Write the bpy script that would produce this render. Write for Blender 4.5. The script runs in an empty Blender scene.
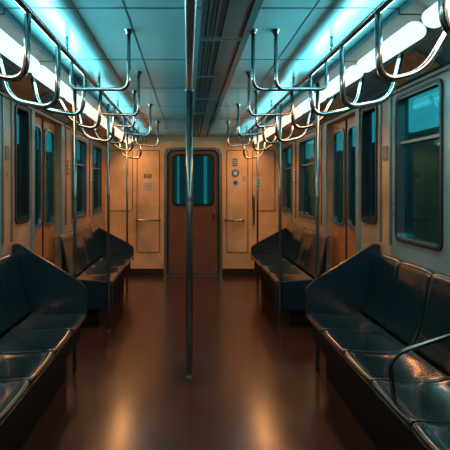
import bpy, bmesh, math, random
from mathutils import Vector
random.seed(4)
C = bpy.context.scene.collection
CEIL=2.16; WX=1.35; YB=-1.2; YE=7.03

# ---------------- materials ----------------
def mat(name, col, rough=.4, metal=0., noise=0., scale=8., bump=0., coat=0., emis=None, es=0., spec=.5, stretch=(1,1,1), cr=.15, col2=None, detail=5):
    m=bpy.data.materials.new(name); m.use_nodes=True
    nt=m.node_tree; b=nt.nodes['Principled BSDF']
    b.inputs['Base Color'].default_value=(*col,1); b.inputs['Roughness'].default_value=rough
    b.inputs['Metallic'].default_value=metal; b.inputs['Coat Weight'].default_value=coat
    b.inputs['Coat Roughness'].default_value=cr
    b.inputs['Specular IOR Level'].default_value=spec
    if emis: 
        b.inputs['Emission Color'].default_value=(*emis,1); b.inputs['Emission Strength'].default_value=es
    if noise or bump:
        tc=nt.nodes.new('ShaderNodeTexCoord'); mp=nt.nodes.new('ShaderNodeMapping')
        mp.inputs['Scale'].default_value=stretch
        n=nt.nodes.new('ShaderNodeTexNoise'); n.inputs['Scale'].default_value=scale; n.inputs['Detail'].default_value=detail; n.inputs['Roughness'].default_value=.5
        nt.links.new(tc.outputs['Object'],mp.inputs['Vector']); nt.links.new(mp.outputs['Vector'],n.inputs['Vector'])
        if noise:
            r=nt.nodes.new('ShaderNodeMapRange'); r.inputs['From Min'].default_value=.25; r.inputs['From Max'].default_value=.75
            r.inputs['To Min'].default_value=1-noise; r.inputs['To Max'].default_value=1+noise
            nt.links.new(n.outputs['Fac'],r.inputs['Value'])
            mx=nt.nodes.new('ShaderNodeVectorMath'); mx.operation='SCALE'; mx.inputs[0].default_value=col
            if col2:
                n2=nt.nodes.new('ShaderNodeTexNoise'); n2.inputs['Scale'].default_value=1.3; n2.inputs['Detail'].default_value=6
                nt.links.new(tc.outputs['Object'],n2.inputs['Vector'])
                r3=nt.nodes.new('ShaderNodeMapRange'); r3.inputs['From Min'].default_value=.45; r3.inputs['From Max'].default_value=.62
                nt.links.new(n2.outputs['Fac'],r3.inputs['Value'])
                mc=nt.nodes.new('ShaderNodeMix'); mc.data_type='RGBA'; mc.inputs[6].default_value=(*col,1); mc.inputs[7].default_value=(*col2,1)
                nt.links.new(r3.outputs['Result'],mc.inputs[0]); nt.links.new(mc.outputs[2],mx.inputs[0])
            nt.links.new(r.outputs['Result'],mx.inputs['Scale']); nt.links.new(mx.outputs[0],b.inputs['Base Color'])
            r2=nt.nodes.new('ShaderNodeMapRange'); r2.inputs['From Min'].default_value=.25; r2.inputs['From Max'].default_value=.75
            r2.inputs['To Min'].default_value=max(.03,rough*(1-noise*.6)); r2.inputs['To Max'].default_value=min(1,rough*(1+noise*.6))
            nt.links.new(n.outputs['Fac'],r2.inputs['Value']); nt.links.new(r2.outputs['Result'],b.inputs['Roughness'])
        if bump:
            bp=nt.nodes.new('ShaderNodeBump'); bp.inputs['Strength'].default_value=bump; bp.inputs['Distance'].default_value=.01
            nt.links.new(n.outputs['Fac'],bp.inputs['Height']); nt.links.new(bp.outputs['Normal'],b.inputs['Normal'])
    return m
M_floor=mat('floor_vinyl',(.052,.020,.014),.235,noise=.30,scale=2.6,coat=.45,cr=.19,detail=7)
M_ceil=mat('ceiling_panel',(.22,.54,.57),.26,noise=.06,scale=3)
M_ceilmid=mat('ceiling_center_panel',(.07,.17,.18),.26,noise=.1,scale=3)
M_seam=mat('seam_dark',(.05,.14,.16),.5)
M_teal=mat('wall_teal_grey',(.22,.31,.31),.30,metal=.35,noise=.2,scale=4)
M_cove=mat('cove_panel',(.10,.17,.18),.35,metal=.3,noise=.1,scale=4)
M_tan=mat('wall_tan',(.46,.24,.12),.34,noise=.35,scale=3,col2=(.28,.27,.22))
M_end=mat('end_wall_tan',(.70,.49,.29),.45,noise=.35,scale=2.5)
M_door=mat('door_orange',(.46,.17,.06),.28,noise=.2,scale=4)
M_enddoor=mat('end_door_brown',(.15,.075,.05),.36,noise=.2,scale=4)
M_frame=mat('frame_dark',(.02,.028,.032),.3,metal=.3)
M_sash=mat('sash_metal',(.22,.28,.29),.3,metal=.8)
M_chrome=mat('stainless',(.25,.28,.28),.22,metal=1.,noise=.1,scale=20)
M_dark=mat('stanchion_steel',(.17,.23,.24),.28,metal=.9)
M_arm=mat('armrest_steel',(.08,.11,.12),.25,metal=1.)
M_seat=mat('seat_teal',(.002,.019,.026),.18,coat=1.0,cr=.09,noise=.12,scale=6)
M_panel=mat('partition_blue',(.003,.024,.038),.32,coat=.3,noise=.1,scale=5)
M_base=mat('bench_base_dark',(.004,.006,.007),.7,spec=.2)
M_house=mat('fixture_housing',(.05,.10,.11),.35,metal=.4)
M_black=mat('rubber_black',(.01,.012,.013),.6)
M_tunnel=mat('tunnel_wall',(.004,.02,.024),.8,noise=.3,scale=3,emis=(.003,.03,.036),es=.4)  # faint teal emission painted into the tunnel wall as glow behind the windows
M_cy=mat('diffuser_cyan',(.8,.9,.9),.4,emis=(.78,.98,.94),es=1.05)
M_pk=mat('diffuser_pink',(.9,.8,.7),.4,emis=(1.0,.82,.66),es=1.1)
M_or=mat('diffuser_orange_fill',(.9,.7,.5),.4,emis=(1.0,.42,.16),es=3)  # orange glow added on fixtures out of view, for warm glints on the seats
M_tl=mat('glow_strip',(.2,.4,.4),.4,noise=.5,scale=2,emis=(.04,.48,.56),es=1.0)  # glow for the strips added outside the side windows
M_tl2=mat('glow_strip_dim',(.1,.3,.3),.4,emis=(.04,.34,.40),es=.5)  # dimmer glow for the strips added behind the end door
M_glass=bpy.data.materials.new('window_glass'); M_glass.use_nodes=True
nt=M_glass.node_tree; nt.nodes.clear()
o_=nt.nodes.new('ShaderNodeOutputMaterial'); t_=nt.nodes.new('ShaderNodeBsdfTransparent'); g_=nt.nodes.new('ShaderNodeBsdfGlossy'); f_=nt.nodes.new('ShaderNodeLayerWeight'); x_=nt.nodes.new('ShaderNodeMixShader')
pw_=nt.nodes.new('ShaderNodeMath'); pw_.operation='POWER'; pw_.inputs[1].default_value=3
t_.inputs[0].default_value=(.65,.82,.84,1); g_.inputs['Roughness'].default_value=.05; g_.inputs[0].default_value=(.12,.45,.52,1); f_.inputs[0].default_value=.5
nt.links.new(f_.outputs['Facing'],pw_.inputs[0]); nt.links.new(pw_.outputs[0],x_.inputs[0]); nt.links.new(t_.outputs[0],x_.inputs[1]); nt.links.new(g_.outputs[0],x_.inputs[2]); nt.links.new(x_.outputs[0],o_.inputs[0])

# ---------------- helpers ----------------
def link(o): C.objects.link(o); return o
def mesh_obj(name, bm, mats, smooth=False, parent=None):
    me=bpy.data.meshes.new(name); bm.normal_update(); bm.to_mesh(me); bm.free()
    for m in (mats if isinstance(mats,(list,tuple)) else [mats]): me.materials.append(m)
    if smooth:
        for p in me.polygons: p.use_smooth=True
    o=link(bpy.data.objects.new(name,me))
    if parent: o.parent=parent
    return o
def bx(bm,x0,x1,y0,y1,z0,z1,mi=0):
    x0,x1=sorted((x0,x1)); y0,y1=sorted((y0,y1)); z0,z1=sorted((z0,z1))
    v=[bm.verts.new(p) for p in ((x0,y0,z0),(x1,y0,z0),(x1,y1,z0),(x0,y1,z0),(x0,y0,z1),(x1,y0,z1),(x1,y1,z1),(x0,y1,z1))]
    for q in ((3,2,1,0),(4,5,6,7),(0,1,5,4),(1,2,6,5),(2,3,7,6),(3,0,4,7)):
        f=bm.faces.new([v[i] for i in q]); f.material_index=mi
def box(name,x0,x1,y0,y1,z0,z1,m,parent=None,bevel=0.):
    bm=bmesh.new(); bx(bm,x0,x1,y0,y1,z0,z1)
    if bevel: bmesh.ops.bevel(bm,geom=bm.edges[:],offset=bevel,segments=3,affect='EDGES',profile=.5)
    return mesh_obj(name,bm,m,parent=parent)
def fillet(pts,r=.05,n=6):
    P=[Vector(p) for p in pts]; out=[P[0]]
    for i in range(1,len(P)-1):
        a,b,c=P[i-1],P[i],P[i+1]; d1=(a-b); d2=(c-b); rr=min(r,d1.length*.49,d2.length*.49)
        s=b+d1.normalized()*rr; e=b+d2.normalized()*rr
        for k in range(n+1):
            t=k/n; out.append(s*(1-t)**2+b*2*t*(1-t)+e*t*t)
    out.append(P[-1]); return out
def tube_bm(bm,pts,r,seg=12):
    pts=[Vector(p) for p in pts]; rings=[]; N=len(pts)
    t0=(pts[1]-pts[0]).normalized()
    up=Vector((0,0,1)) if abs(t0.z)<.9 else Vector((1,0,0))
    nrm=t0.cross(up).normalized()
    for i in range(N):
        t=((pts[min(i+1,N-1)]-pts[max(i-1,0)])).normalized()
        nrm=(nrm-t*nrm.dot(t)).normalized(); bi=t.cross(nrm)
        rings.append([bm.verts.new(pts[i]+(nrm*math.cos(2*math.pi*k/seg)+bi*math.sin(2*math.pi*k/seg))*r) for k in range(seg)])
    for i in range(N-1):
        for k in range(seg):
            f=bm.faces.new((rings[i][k],rings[i][(k+1)%seg],rings[i+1][(k+1)%seg],rings[i+1][k])); f.smooth=True
    bm.faces.new(list(reversed(rings[0]))); bm.faces.new(rings[-1])
def tube(name,pts,r,m,parent=None,fr=.05,seg=12):
    bm=bmesh.new(); tube_bm(bm,fillet(pts,fr),r,seg); bmesh.ops.recalc_face_normals(bm,faces=bm.faces[:])
    return mesh_obj(name,bm,m,parent=parent)
def empty(name,loc,label,cat,group=None):
    o=link(bpy.data.objects.new(name,None)); o.location=loc; o.empty_display_size=.1
    o['label']=label; o['category']=cat
    if group:o['group']=group
    return o
def adopt(par,*kids):
    for k in kids:
        k.parent=par; k.matrix_parent_inverse.identity()
        k.location=k.location-par.location
def struct(o): o['kind']='structure'; return o
def rrect(u0,u1,v0,v1,r,n=6):
    out=[]
    for cx,cy,a in ((u1-r,v1-r,0),(u0+r,v1-r,90),(u0+r,v0+r,180),(u1-r,v0+r,270)):
        for k in range(n+1):
            t=math.radians(a+90*k/n); out.append((cx+r*math.cos(t),cy+r*math.sin(t)))
    return out
def ring_frame(bm,outer,inner,mp,w0,w1,mi=0):
    n=len(outer); L=[]
    for loop in (outer,inner):
        for w in (w0,w1): L.append([bm.verts.new(mp(u,v,w)) for u,v in loop])
    o0,o1,i0,i1=L
    for k in range(n):
        j=(k+1)%n
        for q in ((o0[k],o0[j],o1[j],o1[k]),(i0[k],i1[k],i1[j],i0[j]),(o1[k],o1[j],i1[j],i1[k]),(o0[k],i0[k],i0[j],o0[j])):
            f=bm.faces.new(q); f.material_index=mi
def plate(bm,loop,mp,w0,w1,mi=0):
    a=[bm.verts.new(mp(u,v,w0)) for u,v in loop]; b=[bm.verts.new(mp(u,v,w1)) for u,v in loop]
    n=len(loop); fs=[bm.faces.new(list(reversed(a))),bm.faces.new(b)]
    for k in range(n):
        j=(k+1)%n; fs.append(bm.faces.new((a[k],a[j],b[j],b[k])))
    for f in fs: f.material_index=mi
def fin(name,bm,mats,parent=None):
    bmesh.ops.recalc_face_normals(bm,faces=bm.faces[:]); return mesh_obj(name,bm,mats,parent=parent)

# ---------------- shell ----------------
struct(box('floor',-1.42,1.42,YB,YE+.1,-.06,0,M_floor))
bm=bmesh.new()
bx(bm,-1.42,1.42,YB,YE+.1,CEIL,CEIL+.05,0)
for x in (-.56,-.34,.50): bx(bm,x-.003,x+.003,YB,YE,CEIL-.002,CEIL,1)
y=.4
while y<YE: bx(bm,-.9,.9,y-.005,y+.005,CEIL-.0025,CEIL,1); y+=.8
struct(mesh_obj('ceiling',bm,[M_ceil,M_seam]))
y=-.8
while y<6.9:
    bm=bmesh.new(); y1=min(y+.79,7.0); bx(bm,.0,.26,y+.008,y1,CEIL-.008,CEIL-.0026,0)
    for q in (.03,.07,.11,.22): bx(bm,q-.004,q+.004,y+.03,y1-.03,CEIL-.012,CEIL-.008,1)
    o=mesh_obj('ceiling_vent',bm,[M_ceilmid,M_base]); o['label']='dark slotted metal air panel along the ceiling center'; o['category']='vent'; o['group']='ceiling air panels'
    y+=.8

OPEN=[(-.6,.2,1.02,1.95),(.9,1.6,1.02,1.95),(2.5,3.03,1.02,1.96),(3.36,3.62,1.10,1.98),(3.74,4.53,0,2.0),(5.0,5.66,1.02,1.94),(6.1,6.66,1.02,1.94)]
def wall(side):
    X0=side*WX; X1=side*(WX+.07); bm=bmesh.new(); y=YB
    for (a,b,z0,z1) in OPEN:
        m1=0 if y<3.1 else 1; m2=0 if b<3.1 else 1  # tint of the lighting put into wall colour: teal-grey near, tan further on
        if y==3.03:
            bx(bm,X0,X1,3.03,3.12,0,CEIL,0); bx(bm,X0,X1,3.12,a,0,CEIL,1)
        else: bx(bm,X0,X1,y,a,0,CEIL,m1)
        if z0>0: bx(bm,X0,X1,a,b,0,z0,m2)
        bx(bm,X0,X1,a,b,z1,CEIL,m2); y=b
    bx(bm,X0,X1,y,YE,0,CEIL,1)
    return struct(mesh_obj('wall_left' if side<0 else 'wall_right',bm,[M_teal,M_tan]))
wn=[0];dn=[0];tn=[0]
def window(side,a,b,z0,z1,narrow=False):
    wn[0]+=1
    mp=lambda u,v,w:(side*(WX+w),u,v)
    bm=bmesh.new(); r=.045
    if not narrow and b>3.1: ring_frame(bm,rrect(a-.055,b+.055,z0-.055,z1+.045,r+.03),rrect(a-.0,b+.0,z0+.0,z1-.0,r),mp,-.006,.0,2)
    ring_frame(bm,rrect(a-.016,b+.016,z0-.016,z1+.016,r+.008),rrect(a+.003,b-.003,z0+.003,z1-.003,r),mp,-.012,.0,0)
    ring_frame(bm,rrect(a+.0,b-.0,z0+.0,z1-.0,.01),rrect(a+.012,b-.012,z0+.012,z1-.012,r*.8),mp,-.006,.045,1)
    if not narrow:
        zt=z1-.30; plate(bm,[(a+.01,zt-.009),(b-.01,zt-.009),(b-.01,zt+.009),(a+.01,zt+.009)],mp,.012,.045,1)
    w=fin('window_%d'%wn[0],bm,[M_frame,M_sash if not narrow else M_frame,M_teal]); struct(w)
    g=bmesh.new(); plate(g,rrect(a+.01,b-.01,z0+.01,z1-.01,.02),mp,.045,.050)
    go=fin('glass',g,M_glass,parent=w)
def sidedoor(side,a,b,z1):
    dn[0]+=1
    mp=lambda u,v,w:(side*(WX+w),u,v)
    bm=bmesh.new()
    for (u0,u1,v0,v1) in ((a-.07,a,0,z1+.05),(b,b+.09,0,z1+.05),(a,b,z1,z1+.05)):
        plate(bm,[(u0,v0),(u1,v0),(u1,v1),(u0,v1)],mp,-.018,.0,0)
    d=struct(fin('door_%d'%dn[0],bm,M_teal))
    mid=(a+b)/2
    for (u0,u1) in ((a+.004,mid-.004),(mid+.004,b-.004)):
        lf=bmesh.new()
        hu0,hu1,hz0,hz1=u0+.055,u1-.055,1.02,1.90
        for q in ((u0,hu0,.01,z1-.004),(hu1,u1,.01,z1-.004),(hu0,hu1,.01,hz0),(hu0,hu1,hz1,z1-.004)):
            plate(lf,[(q[0],q[2]),(q[1],q[2]),(q[1],q[3]),(q[0],q[3])],mp,.048,.066,0)
        ring_frame(lf,rrect(hu0-.022,hu1+.022,hz0-.022,hz1+.022,.085),rrect(hu0+.004,hu1-.004,hz0+.004,hz1-.004,.07),mp,.036,.049,1)
        leaf=fin('door_leaf',lf,[M_door,M_sash],parent=d)
        g=bmesh.new(); plate(g,rrect(hu0-.005,hu1+.005,hz0-.005,hz1+.005,.03),mp,.051,.055); fin('glass',g,M_glass,parent=leaf)
    rb=bmesh.new(); plate(rb,[(mid-.010,.01),(mid+.010,.01),(mid+.010,z1-.01),(mid-.010,z1-.01)],mp,.038,.0475); fin('rubber_seal',rb,M_black,parent=d)
for s in (-1,1):
    wall(s)
    for (a,b,z0,z1) in OPEN:
        if z0==0: sidedoor(s,a,b,z1)
        else: window(s,a,b,z0,z1,narrow=(b-a)<.3)
    tn[0]+=1; bm=bmesh.new()
    p,q=(1.349,2.015),(1.14,2.135)
    v=[bm.verts.new(t) for t in ((s*p[0],YB,p[1]),(s*q[0],YB,q[1]),(s*q[0],YE,q[1]),(s*p[0],YE,p[1]),
            (s*1.349,YB,CEIL-.001),(s*q[0],YB,CEIL-.001),(s*q[0],YE,CEIL-.001),(s*1.349,YE,CEIL-.001))]
    for f in ((0,1,2,3),(4,5,6,7),(0,1,5,4),(1,2,6,5),(2,3,7,6),(3,0,4,7)): bm.faces.new([v[i] for i in f])
    struct(fin('trim_%d'%tn[0],bm,M_cove))
    tn[0]+=1; struct(box('trim_%d'%tn[0],s*1.325,s*1.3495,YB,3.66,1.999,2.014,M_sash))
    tn[0]+=1; struct(box('trim_%d'%tn[0],s*1.325,s*1.3495,4.63,YE,1.999,2.014,M_sash))
    struct(box('baseboard_left' if s<0 else 'baseboard_right',s*1.335,s*1.3495,4.63,YE,0,.12,M_black))
    for y in (2.38,3.12,3.28,4.74,5.88):
        tn[0]+=1; struct(box('trim_%d'%tn[0],s*1.338,s*1.3495,y-.010,y+.010,.97,1.995,M_sash))
    tn[0]+=1; tw=struct(box('trim_%d'%tn[0],s*2.30,s*2.36,-2,14,-.06,3.2,M_tunnel))  # tunnel wall backdrop outside the windows, not car trim
    y=.3
    while y<13:
        o=box('glow_strip',s*2.24,s*2.301,y,y+1.2,1.94,2.30,M_tl,bevel=.01,parent=tw)  # glowing strips added outside to give the panes a teal glow
        y+=1.6

# advertising cards on the cove
cols=[(.4,.17,.07),(.05,.14,.17),(.35,.28,.2),(.25,.09,.05),(.08,.2,.2)]
cm=[mat('card_%d'%i,c,.5,noise=.4,scale=30) for i,c in enumerate(cols)]
for s in (-1,1):
    y=.2;i=0
    while y<6.5:
        d=Vector((1.14-1.349,0,2.135-2.015))
        L=d.length; ux=d/L; nx=Vector((-ux.z,0,ux.x))
        if nx.z>0: nx=-nx
        o3=Vector((1.349,0,2.015))
        def mp(u,v,w,yy=y): 
            p=o3+ux*v+nx*w; return (s*p.x,yy+u,p.z)
        bm=bmesh.new()
        ring_frame(bm,rrect(0,.52,.03,L-.03,.006,2),rrect(.012,.508,.042,L-.042,.004,2),mp,.001,.007)
        fr=fin('advertising_card_frame',bm,M_sash); fr['label']='slim metal frame holding an advertising card above the windows'; fr['category']='poster'; fr['group']='advertising cards on the cove'
        b2=bmesh.new(); plate(b2,rrect(.012,.508,.042,L-.042,.004,2),mp,.001,.004); fin('card',b2,cm[(i+(s>0))%5],parent=fr)
        y+=.56;i+=1

# end wall
bm=bmesh.new()
bx(bm,-WX,-.40,YE,YE+.07,0,CEIL); bx(bm,.44,WX,YE,YE+.07,0,CEIL); bx(bm,-.40,.44,YE,YE+.07,1.97,CEIL)
struct(mesh_obj('wall_end',bm,M_end))
mpe=lambda u,v,w:(u,YE-w,v)
dn[0]+=1
bm=bmesh.new()
def archloop(u0,u1,z0,z1,r,n=8):
    out=[(u0,z0),(u1,z0)]
    for cx,a in ((u1-r,0),(u0+r,90)):
        for k in range(n+1):
            t=math.radians(a+90*k/n); out.append((cx+r*math.cos(t),z1-r+r*math.sin(t)))
    return out
ring_frame(bm,archloop(-.43,.47,0,1.99,.13),archloop(-.39,.43,.01,1.955,.11),mpe,-.03,.03,1)
ring_frame(bm,archloop(-.39,.43,.01,1.955,.11),archloop(-.365,.405,.02,1.935,.10),mpe,-.03,.02,0)
ed=struct(fin('door_%d'%dn[0],bm,[M_frame,M_sash]))
bm=bmesh.new(); 
ring_frame(bm,archloop(-.37,.41,.015,1.94,.10),[(-.29,1.10),(.33,1.10)]+archloop(-.29,.33,1.10,1.87,.07)[2:],mpe,-.03,.0)
plate(bm,[(-.30,.02),(.34,.02),(.34,1.105),(-.30,1.105)],mpe,-.028,-.002)
leaf=fin('door_leaf',bm,M_enddoor,parent=ed)
bm=bmesh.new(); ring_frame(bm,rrect(-.31,.35,1.08,1.89,.08),rrect(-.275,.315,1.115,1.855,.07),mpe,0,.015); fin('window_gasket',bm,M_frame,parent=leaf)
bm=bmesh.new(); plate(bm,rrect(-.30,.34,1.09,1.88,.07),mpe,-.02,-.012); fin('glass',bm,M_glass,parent=leaf)
tube('door_handle',[(.345,YE,.86),(.345,YE-.05,.86),(.345,YE-.05,1.0),(.345,YE,1.0)],.010,M_chrome,parent=leaf,fr=.02)
M_next=mat('next_car_panel',(.02,.09,.10),.6,noise=.8,scale=2.0,stretch=(4,1,.3),emis=(.010,.07,.08),es=.4)  # teal emission put into the backdrop as glow behind the end door glass
tn[0]+=1; tw=struct(box('trim_%d'%tn[0],-1.2,1.2,8.3,8.36,-.06,3.0,M_next))  # next car backdrop behind the end door, not car trim
for x,wd in ((.26,.03),(-.24,.02)):
    o=box('glow_strip',x-wd,x+wd,8.24,8.301,.9,2.2,M_tl2,bevel=.01,parent=tw)  # added strips standing in for the next car's light in the door glass
for (u0,u1,z0,z1) in ((-1.30,-.92,1.0,1.95),(-.86,-.50,.35,1.95),(.54,.88,.35,1.95),(.94,1.30,1.0,1.95)):
    tn[0]+=1; bm=bmesh.new(); ring_frame(bm,rrect(u0,u1,z0,z1,.03),rrect(u0+.010,u1-.010,z0+.010,z1-.010,.025),mpe,.0,.008)
    struct(fin('trim_%d'%tn[0],bm,M_enddoor))
struct(box('baseboard_end',-1.33,-.44,YE-.012,YE,0,.10,M_black))
struct(box('baseboard_end.001',.48,1.33,YE-.012,YE,0,.10,M_black))
def sign(u0,u1,z0,z1,base,mark,label,kind='bar',mp=mpe):
    bm=bmesh.new()
    uw=u1-u0; zh=z1-z0; cx=(u0+u1)/2; cz=(z0+z1)/2
    if kind=='bar':
        plate(bm,rrect(u0,u1,z0,z1,min(u1-u0,z1-z0)*.15,3),mp,.001,.008,0)
        for k in range(3):
            zz=z0+zh*(.22+.25*k); plate(bm,[(u0+uw*.15,zz),(u1-uw*.15,zz),(u1-uw*.15,zz+zh*.09),(u0+uw*.15,zz+zh*.09)],mp,.008,.010,1)
    else:
        for R,w0,w1,mi in ((min(uw,zh)*.5,.001,.008,0),(min(uw,zh)*.28,.008,.010,1)):
            plate(bm,[(cx+R*math.cos(t*math.pi/10),cz+R*math.sin(t*math.pi/10)) for t in range(20)],mp,w0,w1,mi)
    o=fin('wall_sign',bm,[base,mark]); o['label']=label; o['category']='sign'
S_b=mat('sign_blue',(.02,.13,.40),.4); S_w=mat('sign_white',(.55,.60,.60),.4); S_g=mat('sign_green',(.02,.22,.22),.4); S_r=mat('sign_red',(.35,.12,.06),.4)
sign(.64,.71,1.70,1.82,S_b,S_w,'small blue notice plate beside the end door')
sign(.62,.74,1.53,1.65,S_b,S_w,'round blue sticker with white center beside end door','dot')
sign(.62,.74,1.38,1.50,S_w,S_b,'round white sticker with blue center beside end door','dot')
sign(.78,.86,1.46,1.56,S_w,S_r,'small pale printed notice on tan end wall')
sign(.99,1.08,1.34,1.53,S_w,S_g,'pale upright printed notice on tan end wall')
sign(-.76,-.60,1.34,1.45,S_w,S_r,'pale landscape notice on tan end wall')
sign(-.75,-.63,1.52,1.58,M_enddoor,S_w,'narrow brown label plate on tan end wall')
for s in (-1,1):
    mps=lambda u,v,w,s=s:(s*(WX-w),u,v)
    sign(3.17,3.24,1.56,1.66,M_sash,S_r,'small grey notice on the side wall beside the doors',mp=mps)
    sign(4.80,4.90,1.50,1.66,S_r,S_w,'small reddish notice on tan side wall between door and window',mp=mps)
    sign(5.92,6.0,1.45,1.62,S_w,S_g,'small pale notice on tan side wall between windows',mp=mps)
def handle(p,label):
    e=empty('wall_grab_bar',p[0],label,'handrail')
    t=tube('bar',p,.016,M_chrome,fr=.04); adopt(e,t)
handle([(-.86,YE,.86),(-.86,YE-.07,.86),(-.50,YE-.07,.86),(-.50,YE,.86)],'horizontal steel grab bar on the tan end wall')
handle([(.52,YE,.86),(.52,YE-.07,.86),(.80,YE-.07,.86),(.80,YE,.86)],'short steel grab bar beside the brown end door')
handle([(.96,YE,.8),(.96,YE-.07,.8),(.96,YE-.07,1.25),(.96,YE,1.25)],'upright steel grab bar on the tan end wall')

# ---------------- light fixtures and added area lights ----------------
def fixture(s,y0,y1,m,lab):
    e=empty('ceiling_light_fixture',(s*.98,(y0+y1)/2,CEIL),lab,'light','fluorescent fixtures along the ceiling')
    L=(y1-y0)/2
    bm=bmesh.new(); bx(bm,-.11,.11,-L,L,-.035,-.0005)
    h=mesh_obj('housing',bm,M_house,parent=e)
    bm=bmesh.new(); L-=.07; n=16; ra=[];rb=[]
    for k in range(n):
        t=2*math.pi*k/n; ra.append(bm.verts.new((.052*math.cos(t),-L,-.080-.044*math.sin(t)))); rb.append(bm.verts.new((.052*math.cos(t),L,-.080-.044*math.sin(t))))
    for k in range(n): bm.faces.new((ra[k],ra[(k+1)%n],rb[(k+1)%n],rb[k])).smooth=True
    bm.faces.new(ra); bm.faces.new(rb)
    fin('diffuser',bm,m,parent=e)
for s in (-1,1):
    y=-.95
    while y<6.8:
        m,l=(M_or,'unseen ceiling light, orange glow added to warm the seat edges') if y<.2 else ((M_cy,'long ceiling light glowing cyan white above the seats') if y<3.6 else (M_pk,'long ceiling light glowing warm pinkish white'))
        fixture(s,y,min(y+.72,6.98),m,l); y+=.735
def area(name,loc,rot,sx,sy,power,col,spread=170):
    l=bpy.data.lights.new(name,'AREA'); l.shape='RECTANGLE'; l.size=sx; l.size_y=sy; l.energy=power; l.color=col; l.spread=math.radians(spread)
    o=link(bpy.data.objects.new(name,l)); o.location=loc; o.rotation_euler=rot; return o
for s in (-1,1):
    for y,pw in ((-.2,12),(1.6,5),(3.4,6),(5.0,7.5),(6.3,9)):
        area('warm_fill_down',(s*.98,y,2.02),(0,s*math.radians(22),0),.07,1.1,pw,(1,.36,.10) if y<5.5 else (1,.42,.14))  # unseen area lights added to turn walls, floor and seats orange
    for y,pw in ((.8,4.5),(2.4,4.5),(3.9,1.5)):
        area('cyan_fill_down',(s*.98,y,2.025),(0,0,0),.10,1.4,pw,(.33,.92,1))  # unseen area lights added below the diffusers for cyan on the upper walls
    for y,pw in ((.8,8.5),(2.4,8),(4.2,5.5),(5.9,3)):
        area('cyan_fill_up',(s*.80,y,2.00),(0,math.radians(180)+s*math.radians(-50),0),.05,1.3,pw,(.33,.9,1),150)  # unseen area lights added to brighten the ceiling in cyan

# ---------------- overhead rails with hanging loops ----------------
for s in (-1,1):
    e=empty('overhead_grab_rail',(s*.70,3.2,2.07),'long stainless overhead rail with curved drop loops above the seats','handrail','overhead grab rails')
    r=tube('rail',[(s*.70,-.9,2.07),(s*.70,6.95,2.07)],.016,M_chrome); adopt(e,r)
    y=-.4
    while y<6.9:
        b=tube('bracket',[(s*.70,y+.2,2.07),(s*.70,y+.2,CEIL)],.009,M_chrome); adopt(e,b)
        y+=.86
    for i,y in enumerate([.9,1.35,1.80,2.22,2.8,3.3,3.9,4.6,5.3,6.2]):
        dp=(1.76,1.81,1.79)[i%3]; xo=(.98,.92,1.0)[(i*2)%3]; tilt=(.10,.04,.07)[i%3]
        t=tube('drop_loop',[(s*.70,y,2.07),(s*.72,y+tilt*.5,dp),(s*xo,y+tilt,dp+.05),(s*1.04,y+tilt,2.05)],.0135,M_chrome,fr=.09); adopt(e,t)
    hs=((-.36,2.28),(-.40,3.1),(-.50,3.7),(-.42,4.3),(-.42,5.4)) if s<0 else ((.27,2.28),(.385,2.28),(.36,3.1),(.50,3.7),(.42,4.3),(.42,5.4))
    for x,y in hs:
        t=tube('hanger',[(x,y,CEIL-.002),(x,y,1.86),(s*.70,y+.18,1.90),(s*.70,y+.20,2.07)],.010,M_chrome,fr=.06); adopt(e,t)
        bm=bmesh.new(); bmesh.ops.create_cone(bm,cap_ends=True,segments=20,radius1=.013,radius2=.024,depth=.02); o=mesh_obj('flange',bm,M_chrome); o.location=(x,y,CEIL-.0105); adopt(e,o)
e=empty('center_ceiling_rail',(-.05,3,2.10),'single dark steel tube rail running under the ceiling center','handrail')
r=tube('rail',[(-.05,-.9,2.10),(-.05,6.9,2.10)],.025,M_dark); adopt(e,r)
for y in (-.6,1.2,2.4,4.4,5.6,6.7):
    b=tube('bracket',[(-.05,y,2.10),(-.05,y,CEIL-.003)],.012,M_dark); adopt(e,b)

# ---------------- poles ----------------
def pole(x,y,z0,z1,r,label,m=M_dark,group='slim bench end poles'):
    e=empty('grab_pole',(x,y,z0),label,'pole',group)
    p=tube('shaft',[(0,0,0.0),(0,0,(z1-z0)*.5),(0,0,z1-z0)],r,m,parent=e,seg=16)
    for z in (0,z1-z0-.014):
        bm=bmesh.new(); bmesh.ops.create_cone(bm,cap_ends=True,segments=24,radius1=r*(1.3 if z==0 else 1.1),radius2=r*(1.1 if z==0 else 1.3),depth=.014)
        o=mesh_obj('flange',bm,m,parent=e); o.location=(0,0,z+.007)
    bm=bmesh.new(); bmesh.ops.create_cone(bm,cap_ends=True,segments=20,radius1=r*1.12,radius2=r*1.12,depth=.03)
    o=mesh_obj('collar',bm,m,parent=e); o.location=(0,0,1.28 if z0<.1 else .5)
pole(-.05,3.27,0,2.075,.025,'brushed steel pole standing in the middle of the aisle',M_dark,'aisle pole')
for s in (-1,1):
    pole(s*.895,3.318,0,CEIL,.014,'slim steel pole standing beside the bench end panel')
    pole(s*.82,4.300,0,CEIL,.014,'slim steel pole by the doorway end of the bench')
    pole(s*.895,6.178,0,CEIL,.014,'slim steel pole by the bench end near the end wall')

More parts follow.
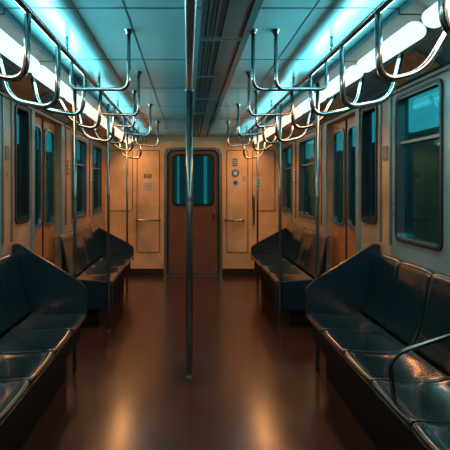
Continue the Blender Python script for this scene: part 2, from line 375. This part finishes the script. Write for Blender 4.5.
# ---------------- benches ----------------
def seat_mesh(kind,s,W):
    nu,nv=12,14
    if kind=='pan': prof=[(.803,.414),(.796,.427),(.800,.443),(.820,.452),(.90,.447),(.98,.440),(1.06,.438),(1.13,.443),(1.18,.460)]
    else: prof=[(1.19,.478),(1.225,.55),(1.250,.66),(1.270,.78),(1.285,.86),(1.296,.890),(1.315,.900),(1.335,.895)]
    P=[Vector((a,0,b)) for a,b in prof]; bm=bmesh.new(); G=[]
    for j in range(nv+1):
        t=j/nv*(len(P)-1); i=min(int(t),len(P)-2); f=t-i
        p0=P[max(i-1,0)];p1=P[i];p2=P[i+1];p3=P[min(i+2,len(P)-1)]
        p=.5*((2*p1)+(p2-p0)*f+(2*p0-5*p1+4*p2-p3)*f*f+(3*p1-p0-3*p2+p3)*f**3)
        row=[]
        for k in range(nu+1):
            u=k/nu*2-1; edge=abs(u)**4; v=j/nv
            if kind=='pan':
                dz=.008*edge*min(1,v*3); dx=.004*abs(u)**8
            else:
                dz=-.014*(abs(u)**5)*v; dx=-.008*edge*(1-.6*v)
            row.append(bm.verts.new((s*(p.x+dx),u*(W/2-.006),p.z+dz)))
        G.append(row)
    for j in range(nv):
        for k in range(nu):
            bm.faces.new((G[j][k],G[j][k+1],G[j+1][k+1],G[j+1][k])).smooth=True
    bmesh.ops.recalc_face_normals(bm,faces=bm.faces[:])
    up=sum((f.normal.z if kind=='pan' else -s*f.normal.x) for f in bm.faces)
    if up<0: bmesh.ops.reverse_faces(bm,faces=bm.faces[:])
    return bm
def bench(s,y0,n,W,near,label):
    y1=y0+n*W; yc=(y0+y1)/2
    e=empty('transit_bench',(s*1.05,yc,0),label,'bench','longitudinal benches')
    pan0=None
    for i in range(n):
        y=y0+W*(i+.5)
        if i==0:
            pan0=mesh_obj('seat',seat_mesh('pan',s,W),M_seat); back0=mesh_obj('backrest',seat_mesh('back',s,W),M_seat)
            for o in (pan0,back0):
                md=o.modifiers.new('s','SOLIDIFY'); md.thickness=.010; md.offset=-1
                b=o.modifiers.new('b','BEVEL'); b.width=.0025; b.segments=2; b.limit_method='ANGLE'
            a,b2=pan0,back0
        else:
            a=pan0.copy(); b2=back0.copy(); link(a); link(b2)
        for o in (a,b2):
            o.parent=e; o.location=(-s*1.05,y-yc,0)
    bm=bmesh.new(); bx(bm,s*.84,s*1.34,y0+.01,y1-.01,.26,.405); bx(bm,s*.93,s*1.34,y0+.03,y1-.03,0.0,.26)
    b=mesh_obj('bench_base',bm,M_base); adopt(e,b)
    def wedge(y,full):
        mp=lambda u,v,w:(s*u,y+w,v)
        if full and near: loop=[(.80,.40),(1.34,.28),(1.34,.95),(1.29,.955),(.86,.69),(.80,.63)]
        elif full: loop=[(.80,.38),(1.34,.28),(1.34,.82),(1.29,.83),(.86,.60),(.80,.55)]
        else: loop=[(.79,.20),(1.34,.16),(1.34,.51),(1.22,.485),(.83,.455),(.79,.43)]
        bm=bmesh.new(); plate(bm,loop,mp,0,.035); bmesh.ops.recalc_face_normals(bm,faces=bm.faces[:])
        bmesh.ops.bevel(bm,geom=bm.edges[:],offset=.008,segments=2,affect='EDGES')
        o=mesh_obj('end_panel',bm,M_panel); adopt(e,o)
    wedge(y1+.002,True)
    wedge(y0-.037,False)
    if near and s>0:
        yy=y1-3.5*W
        t=tube('armrest',[(s*.83,yy,.41),(s*.80,yy,.64),(s*1.22,yy,.78),(s*1.27,yy,.74)],.010,M_arm,fr=.08); adopt(e,t)
for s in (-1,1):
    bench(s,.60,7,.38,True,'dark teal molded bench seats in a row under the windows')
    bench(s,4.36,4,.44,False,'dark teal molded bench seats between doorway and end wall')

# ---------------- world & camera ----------------
w=bpy.data.worlds.new('w'); bpy.context.scene.world=w; w.use_nodes=True
w.node_tree.nodes['Background'].inputs[0].default_value=(.03,.12,.15,1); w.node_tree.nodes['Background'].inputs[1].default_value=.25
cd=bpy.data.cameras.new('cam'); cam=link(bpy.data.objects.new('camera',cd)); cam.location=(-.06,0,1.36); cam.rotation_euler=(math.pi/2,0,0)
cd.sensor_width=36; cd.lens=36; cd.shift_x=37/450; cd.shift_y=-37/450; cd.clip_start=.02
bpy.context.scene.camera=cam
bpy.context.scene.view_settings.view_transform='Standard'
